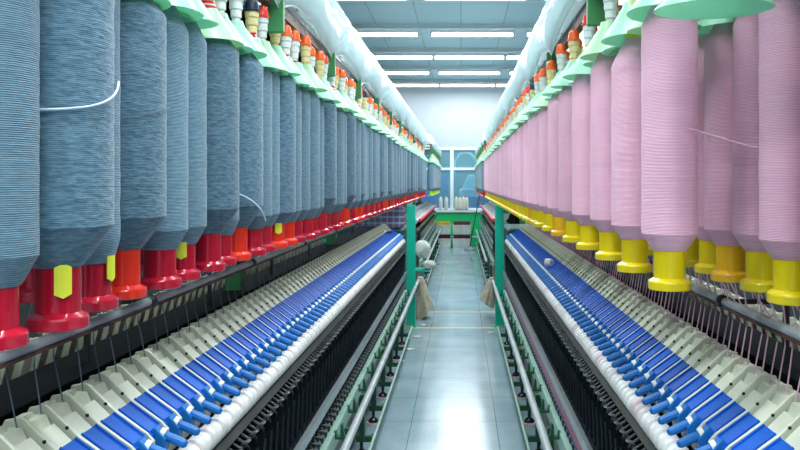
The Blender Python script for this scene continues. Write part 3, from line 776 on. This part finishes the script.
# ---------------------------------------------------------------- plastic film covers
def film(side, y0, y1, label, xe, zt):
    n = int((y1-y0)/.05); rows_ = []
    v = []; f = []; prof_n = 9
    sg = 1 if side > 0 else -1
    per = 1.0
    for i in range(n+1):
        y = y0+(y1-y0)*i/n
        fr = ((y-y0) % per)/per
        lowz = .570+.085*math.sin(PI*fr)**.8*(1-.35*fr)
        bulge = .014*math.sin(PI*fr)
        rip = .006*math.sin(y*9.1)+.004*math.sin(y*21.0+1)
        pr_ = [(xe+sg*.012, lowz), (xe-sg*(.02+bulge), lowz+(zt-lowz)*.22), (xe-sg*(.030+bulge*.8), lowz+(zt-lowz)*.5), (xe-sg*.022, zt-.07), (xe, zt), (xe+sg*.06, zt+.035), (xe+sg*.18, zt+.05), (xe+sg*.34, zt+.06), (xe+sg*.5, zt+.06)]
        for k, (a, b_) in enumerate(pr_):
            damp = math.sin(PI*min(1, k/4.5)) if k < 5 else .3
            v.append((a+rip*damp+.003*math.sin(y*29+k*2)*damp, y, Z(b_)+.004*math.sin(y*17+k)))
    for i in range(n):
        for k in range(prof_n-1):
            a = i*prof_n+k; f.append((a, a+1, a+prof_n+1, a+prof_n))
    o_ = len(v)
    mb = MB().use('film'); mb.add(v, f, True)
    me = mb.mesh('plastic_cover')
    for e in me.edges: e.use_edge_sharp = False
    t = thing('plastic_cover', label, 'plastic cover', (xe, y0, Z(.6)))
    ob = obj('film', me, t, (-xe, -y0, -Z(.6)))
    su = ob.modifiers.new('smooth', 'SUBSURF'); su.levels = 1; su.render_levels = 1
    sm = ob.modifiers.new('thick', 'SOLIDIFY'); sm.thickness = .0012
    ed = MB().tube([v[i*prof_n] for i in range(n+1)], .0028, 6)
    obj('hem', ed.mesh('hem', 'milk'), t, (-xe, -y0, -Z(.6)))
    # flat inner pane hanging straight behind the scallops
    ip = MB().box(*sorted((xe+sg*.03, xe+sg*.033)), y0, y1, Z(.615), Z(.72))
    obj('inner_flap', ip.mesh('inner_flap', 'film'), t, (-xe, -y0, -Z(.6)))
    rg = MB().tube([(xe+sg*.17, y0, Z(zt+.03)), (xe+sg*.17, y1, Z(zt+.03))], .012, 8)
    obj('ridge_tube', rg.mesh('ridge_tube', 'rail'), t, (-xe, -y0, -Z(.6)))
    for y in [y0+.5+per*k for k in range(int((y1-y0)/per))]:
        obj('stay', MB().tube([(xe+sg*.17, y, Z(zt+.03)), (xe+sg*.17, y, Z(.66))], .008, 6).mesh('stay', 'rail'), t, (-xe, -y0, -Z(.6)))
    return t
film(-1, .45, 12.45, 'clear crinkled plastic film draped over the near left creel', -.582, .86)
film(1, .34, 11.34, 'clear crinkled plastic film draped over the near right creel', .390, .84)
film(-1, 12.6, 17.6, 'hazy plastic film over the farther left creel', -.49, .80)
film(1, 11.6, 17.6, 'hazy plastic film over the farther right creel', .36, .80)

# ---------------------------------------------------------------- roving strands
def strand_mesh(side, m, var):
    sg = side
    r = random.Random(var+5)
    # local: origin at the guide rod
    dy = r.uniform(-.02, .02)
    pts = [(-sg*.01+sg*r.uniform(-.05, .03), dy*1.5+.03, .09), (sg*.000, dy, .0105), (sg*.0095, dy*.9, .0), (sg*.012, dy*.6, -.04), (sg*(-.004), 0, -.135)]
    return MB().tube(pts, .0017 if side > 0 else .0014, 5).mesh('roving_strand', m)
for side, m, nm, col in ((-1, 'thread_grey', 'left', 'dark grey'), (1, 'thread_pink', 'right', 'pink')):
    SM = [strand_mesh(side, m, k) for k in range(5)]
    n = 84 if side < 0 else 150
    for i in range(n):
        y = .98+i*PITCH*(1 if side < 0 else .55)+.012
        o = obj('roving_strand', SM[(i*3) % 5], None, (mx_(side, .648), y, Z(-.292)))
        tag(o, '%s roving strand running down over the %s guide rod, %s from the near end' % (col, nm, ordinal(i+1)), 'thread', '%s strands over the %s guide rod' % (col, nm))
    SB = []
    for k in range(4):
        r = random.Random(k+60)
        pts = [(side*r.uniform(-.03, .02), .02, .14), (side*.03, r.uniform(-.01, .01), 0), (side*.06, 0, -.13)]
        SB.append(MB().tube(pts, .0016, 5).mesh('roving_strand', m))
    for i in range(50):
        y = 1.2+i*PITCH+.03
        o = obj('roving_strand', SB[i % 4], None, (mx_(side, .90), y, Z(-.30)))
        tag(o, '%s strand over the rear arms of the %s frame, %s from near end' % (col, nm, ordinal(i+1)), 'thread', '%s strands at the back of the %s frame' % (col, nm))

# ---------------------------------------------------------------- small things
lc = MB().use('cot').lathe([(.010, -.02), (.0225, -.02), (.025, -.017), (.025, .017), (.0225, .02), (.010, .02)], 18, (0, 0, 0), 'y').use('cot_ring').lathe([(.009, -.021), (.009, .021)], 12, (0, 0, 0), 'y')
tag(obj('roller_cot', lc.mesh('roller_cot'), None, (.528, 4.5, Z(-.478)), (0, 0, .9)), 'loose white roller cot lying on the blue levers at right', 'roller')
lc2 = MB().use('dark').tube([(0, -.06, 0), (0, .06, .0)], .012, 10).use('rail').tube([(0, -.09, 0), (0, -.06, 0)], .018, 10)
tag(obj('cleaning_brush', lc2.mesh('cleaning_brush'), None, (mx_(-1, .565), 7.1, Z(-.462)), (0, 0, -.5)), 'small grey brush lying on the blue levers near the left post', 'brush')

def rag(x, y, z, side, label, seed, L1, L2, wd):
    """cloth folded over the end of the side rail"""
    r = random.Random(seed); n, mseg = 22, 18; v = []; f = []
    for i in range(n+1):
        q = i/n
        for j in range(mseg+1):
            p = j/mseg; a = (p-.5)*2
            if q < .45: s_ = (.45-q)/.45; xx_ = -side*(-.018)-side*(-.03)*s_; zz = -L1*s_
            else: s_ = (q-.45)/.55; xx_ = -side*.020-side*.035*s_; zz = -L2*s_
            spread = wd*(.35+.65*min(1, s_*1.6))
            top = .018*math.cos(a*1.2)*(1-min(1, s_*4))
            fold = .014*math.sin(a*7+seed)*s_+.008*math.sin(a*13+q*6)*s_
            v.append((x+xx_+fold-side*.02*s_*a, y+a*spread*.5, z+zz+top-.02*s_*abs(math.sin(a*2+seed))))
    for i in range(n):
        for j in range(mseg):
            a = i*(mseg+1)+j; f.append((a, a+1, a+mseg+2, a+mseg+1))
    o = obj('cleaning_cloth', MB().add(v, f, True).mesh('cleaning_cloth', 'cloth'))
    sm = o.modifiers.new('thick', 'SOLIDIFY'); sm.thickness = .006
    sb = o.modifiers.new('smooth', 'SUBSURF'); sb.levels = 1; sb.render_levels = 1
    tag(o, label, 'cloth', 'beige cloths on the side rails')
def bunch(x, y, z, label, seed, L, w0, w1, flip):
    """a hanging bunched cloth, full round, wider at the hem"""
    n, mseg = 18, 28; v = []; f = []
    for i in range(n+1):
        q = i/n
        wdt = (w0+(w1-w0)*min(1, q*1.3)**.8)
        for j in range(mseg):
            a = 2*PI*j/mseg
            fold = 1+.16*math.sin(a*5+seed)*q+.08*math.sin(a*9+seed*2+q*3)*q
            lean = flip*.055*q
            v.append((x+lean+math.cos(a)*wdt*.5*fold, y+math.sin(a)*wdt*.75*fold, z+.035*math.sin(min(1, q*6)*PI/2)-.035-L*q*(1-.16*flip*math.cos(a)*q)+(.03 if i == 0 else 0)))
    for i in range(n):
        for j in range(mseg):
            k = (j+1) % mseg; f.append((i*mseg+j, i*mseg+k, (i+1)*mseg+k, (i+1)*mseg+j))
    f.append(tuple(range(mseg)))
    f.append(tuple(reversed(range(n*mseg, (n+1)*mseg))))
    o = obj('cleaning_cloth', MB().add(v, f, True).mesh('cleaning_cloth', 'cloth'))
    tag(o, label, 'cloth')
bunch(mx_(-1, .352)+.02, 8.33, .46, 'beige cloth hung over the end of the left side rail', 2, .42, .07, .17, 1)
bunch(mx_(1, .352)-.01, 8.30, .46, 'beige cloth hung over the end of the right side rail', 5, .30, .05, .15, -1)

def lump(name, x, y, z, rx, ry_, rz, label, m, seed):
    r = random.Random(seed); n, k_ = 16, 24; v = []; f = []
    ph = [r.uniform(0, 6) for _ in range(6)]
    for i in range(n+1):
        th = PI*i/n
        for j in range(k_):
            a = 2*PI*j/k_
            q = 1+.16*math.sin(3*a+ph[0])*math.sin(th)+.07*math.sin(5*th+ph[1])*math.cos(2*a+ph[2])+.04*math.sin(7*a+ph[3]+3*th)
            v.append((x+rx*q*math.sin(th)*math.cos(a), y+ry_*q*math.sin(th)*math.sin(a), z+rz*q*math.cos(th)))
    for i in range(n):
        for j in range(k_):
            k = (j+1) % k_; f.append((i*k_+j, i*k_+k, (i+1)*k_+k, (i+1)*k_+j))
    o = obj(name, MB().add(v, f, True).mesh(name, m)); return tag(o, label, 'sack' if name == 'cotton_sack' else 'lint')
lump('cotton_sack', -.495, 9.75, .64, .10, .10, .115, 'bulging white cotton sack beside the left post', 'cotton', 5)
lump('cotton_sack', -.42, 9.6, .455, .085, .08, .055, 'small flattened white sack under the bulging one', 'cotton', 8)
t = thing('sack_bracket', 'green bracket holding the white sacks beside the left post', 'bracket', (-.50, 9.6, .0))
obj('shelf', MB().bevbox(-.10, .09, -.08, .25, .375, .395, .003).mesh('shelf', 'post_green'), t)
obj('leg', MB().box(-.02, .02, .08, .12, 0, .38).mesh('leg', 'post_green'), t)
# plaid cloth over the left headstock
cx = mx_(-1, XC)
v = []; f = []; n1, n2 = 40, 16
for i in range(n1+1):
    a = i/n1; x = cx-.36+.735*a
    for j in range(n2+1):
        b_ = j/n2
        if b_ < .4: y = 8.1-(8.1-7.60)*b_/.4; z = 1.04
        else: y = 7.60-.012-.006*math.sin(a*30); z = 1.04-.10*(b_-.4)/.6
        v.append((x, y, z+.16*(1 if b_ < .4 else 1)*0+.004*math.sin(a*22+b_*5)))
for i in range(n1):
    for j in range(n2):
        k = i*(n2+1)+j; f.append((k, k+1, k+n2+2, k+n2+1))
# stacked folded bolts under the plaid sheet raise it
o = tag(obj('fabric_bolt', MB().bevbox(cx-.30, cx+.345, 7.66, 8.08, 1.035, 1.28-.02, .03).mesh('fabric_bolt', 'plaid')), 'folded plaid cloth lying on the dark green headstock at left', 'cloth')

# crates by the far wall
def crate(x, z, tip, label, wd, hh):
    t = thing('yarn_crate', label, 'crate', (x, 17.55, z))
    mb = MB().use('crate')
    w_, d_, th = wd/2, .20, .012
    def rect(k, zz): return [(-w_*k, -d_*k, zz), (w_*k, -d_*k, zz), (w_*k, d_*k, zz), (-w_*k, d_*k, zz)]
    v = rect(.94, 0)+rect(1, hh)+rect(.94, hh)+rect(.88, .02); f = []
    f.append((3, 2, 1, 0))
    for a in range(3):
        for j in range(4):
            k = (j+1) % 4; f.append((a*4+j, a*4+k, a*4+4+k, a*4+4+j))
    f.append((12, 13, 14, 15))
    mb.add(v, f); mb.box(-w_*1.03, w_*1.03, -d_*1.05, -d_*.98, hh-.03, hh)
    obj('tub', mb.mesh('tub'), t)
    tips = MB().use(tip)
    r = random.Random(int(x*100)+int(z*10)+3)
    for a in range(11):
        for b_ in range(4):
            px = -w_*.84+w_*1.68*a/10; py = -d_*.8+d_*1.6*b_/3
            tips.lathe([(.019, .03), (.019, hh+.03), (.015, hh+.055+r.uniform(0, .01)), (.008, hh+.07+r.uniform(0, .012))], 7, (px, py, 0))
    o = obj('cops', tips.mesh('cops'), t); o['kind'] = 'stuff'
    return t
crate(-.44, .0, 'maroon', 'white crate of maroon cops on the floor, lower left of four', .41, .215)
crate(-.44, .31, 'ochre', 'white crate topped with ochre cops, upper left of four', .40, .22)
crate(.02, .0, 'maroon', 'white crate of maroon cops on the floor, lower right of four', .43, .215)
crate(.02, .31, 'maroon', 'white crate topped with maroon cops, upper right of four', .42, .22)
# mop
t = thing('mop', 'mop with dark handle leaning to the right before the green wall', 'mop', (.19, 16.75, 0))
obj('handle', MB().tube([(0, 0, .04), (.25, .05, 1.36)], .012, 8).mesh('handle', 'wood'), t)
obj('mop_head', MB().lathe([(.11, .0), (.115, .02), (.07, .05), (.03, .075), (.015, .10)], 20).mesh('mop_head', 'mop'), t)
# cones of yarn on the window sill
for i, (px, top) in enumerate(((440.7, 'lime'), (446.3, 'lime'), (456.3, 'lime'), (460, 'red'), (463.4, 'lime'), (466.8, 'red'))):
    x = (px-461)/750*17.95
    t = thing('yarn_cone', 'white yarn cone with %s tip on the window sill, %s from the left' % ('green' if top == 'lime' else 'red', ordinal(i+1)), 'cone', (x, 17.945, WZ0+.02), 'white yarn cones on the window sill')
    obj('yarn', MB().lathe([(.03, .02), (.040, .035), (.044, .06), (.044, .25), (.036, .29), (.02, .31)], 18).mesh('yarn', 'white_plastic'), t)
    obj('core', MB().lathe([(.018, .0), (.018, .33), (.012, .335)], 12).mesh('core', top), t)
# yellow tape on the floor
for y, nm in ((7.76, 'nearer'), (8.72, 'farther')):
    tag(obj('floor_tape', MB().box(-.62, .50, y-.013, y+.013, .0, .0015).mesh('floor_tape', 'yline')), '%s yellow tape line across the tiled floor' % nm, 'tape')
# lint on the floor
for i, (x, y, s_) in enumerate(((-.43, 7.3, .05), (-.46, 6.75, .04), (-.40, 7.9, .03), (.30, 7.5, .035), (-.50, 6.3, .03))):
    o = lump('lint_clump', x, y, .006, s_, s_*.8, .006, 'flat white lint on the floor %s' % ['beside the left guard tube end', 'just nearer than the clump at the tube end', 'between the yellow tape lines at left', 'beside the right guard tube end', 'nearest the camera at left'][i], 'lint', i+20)
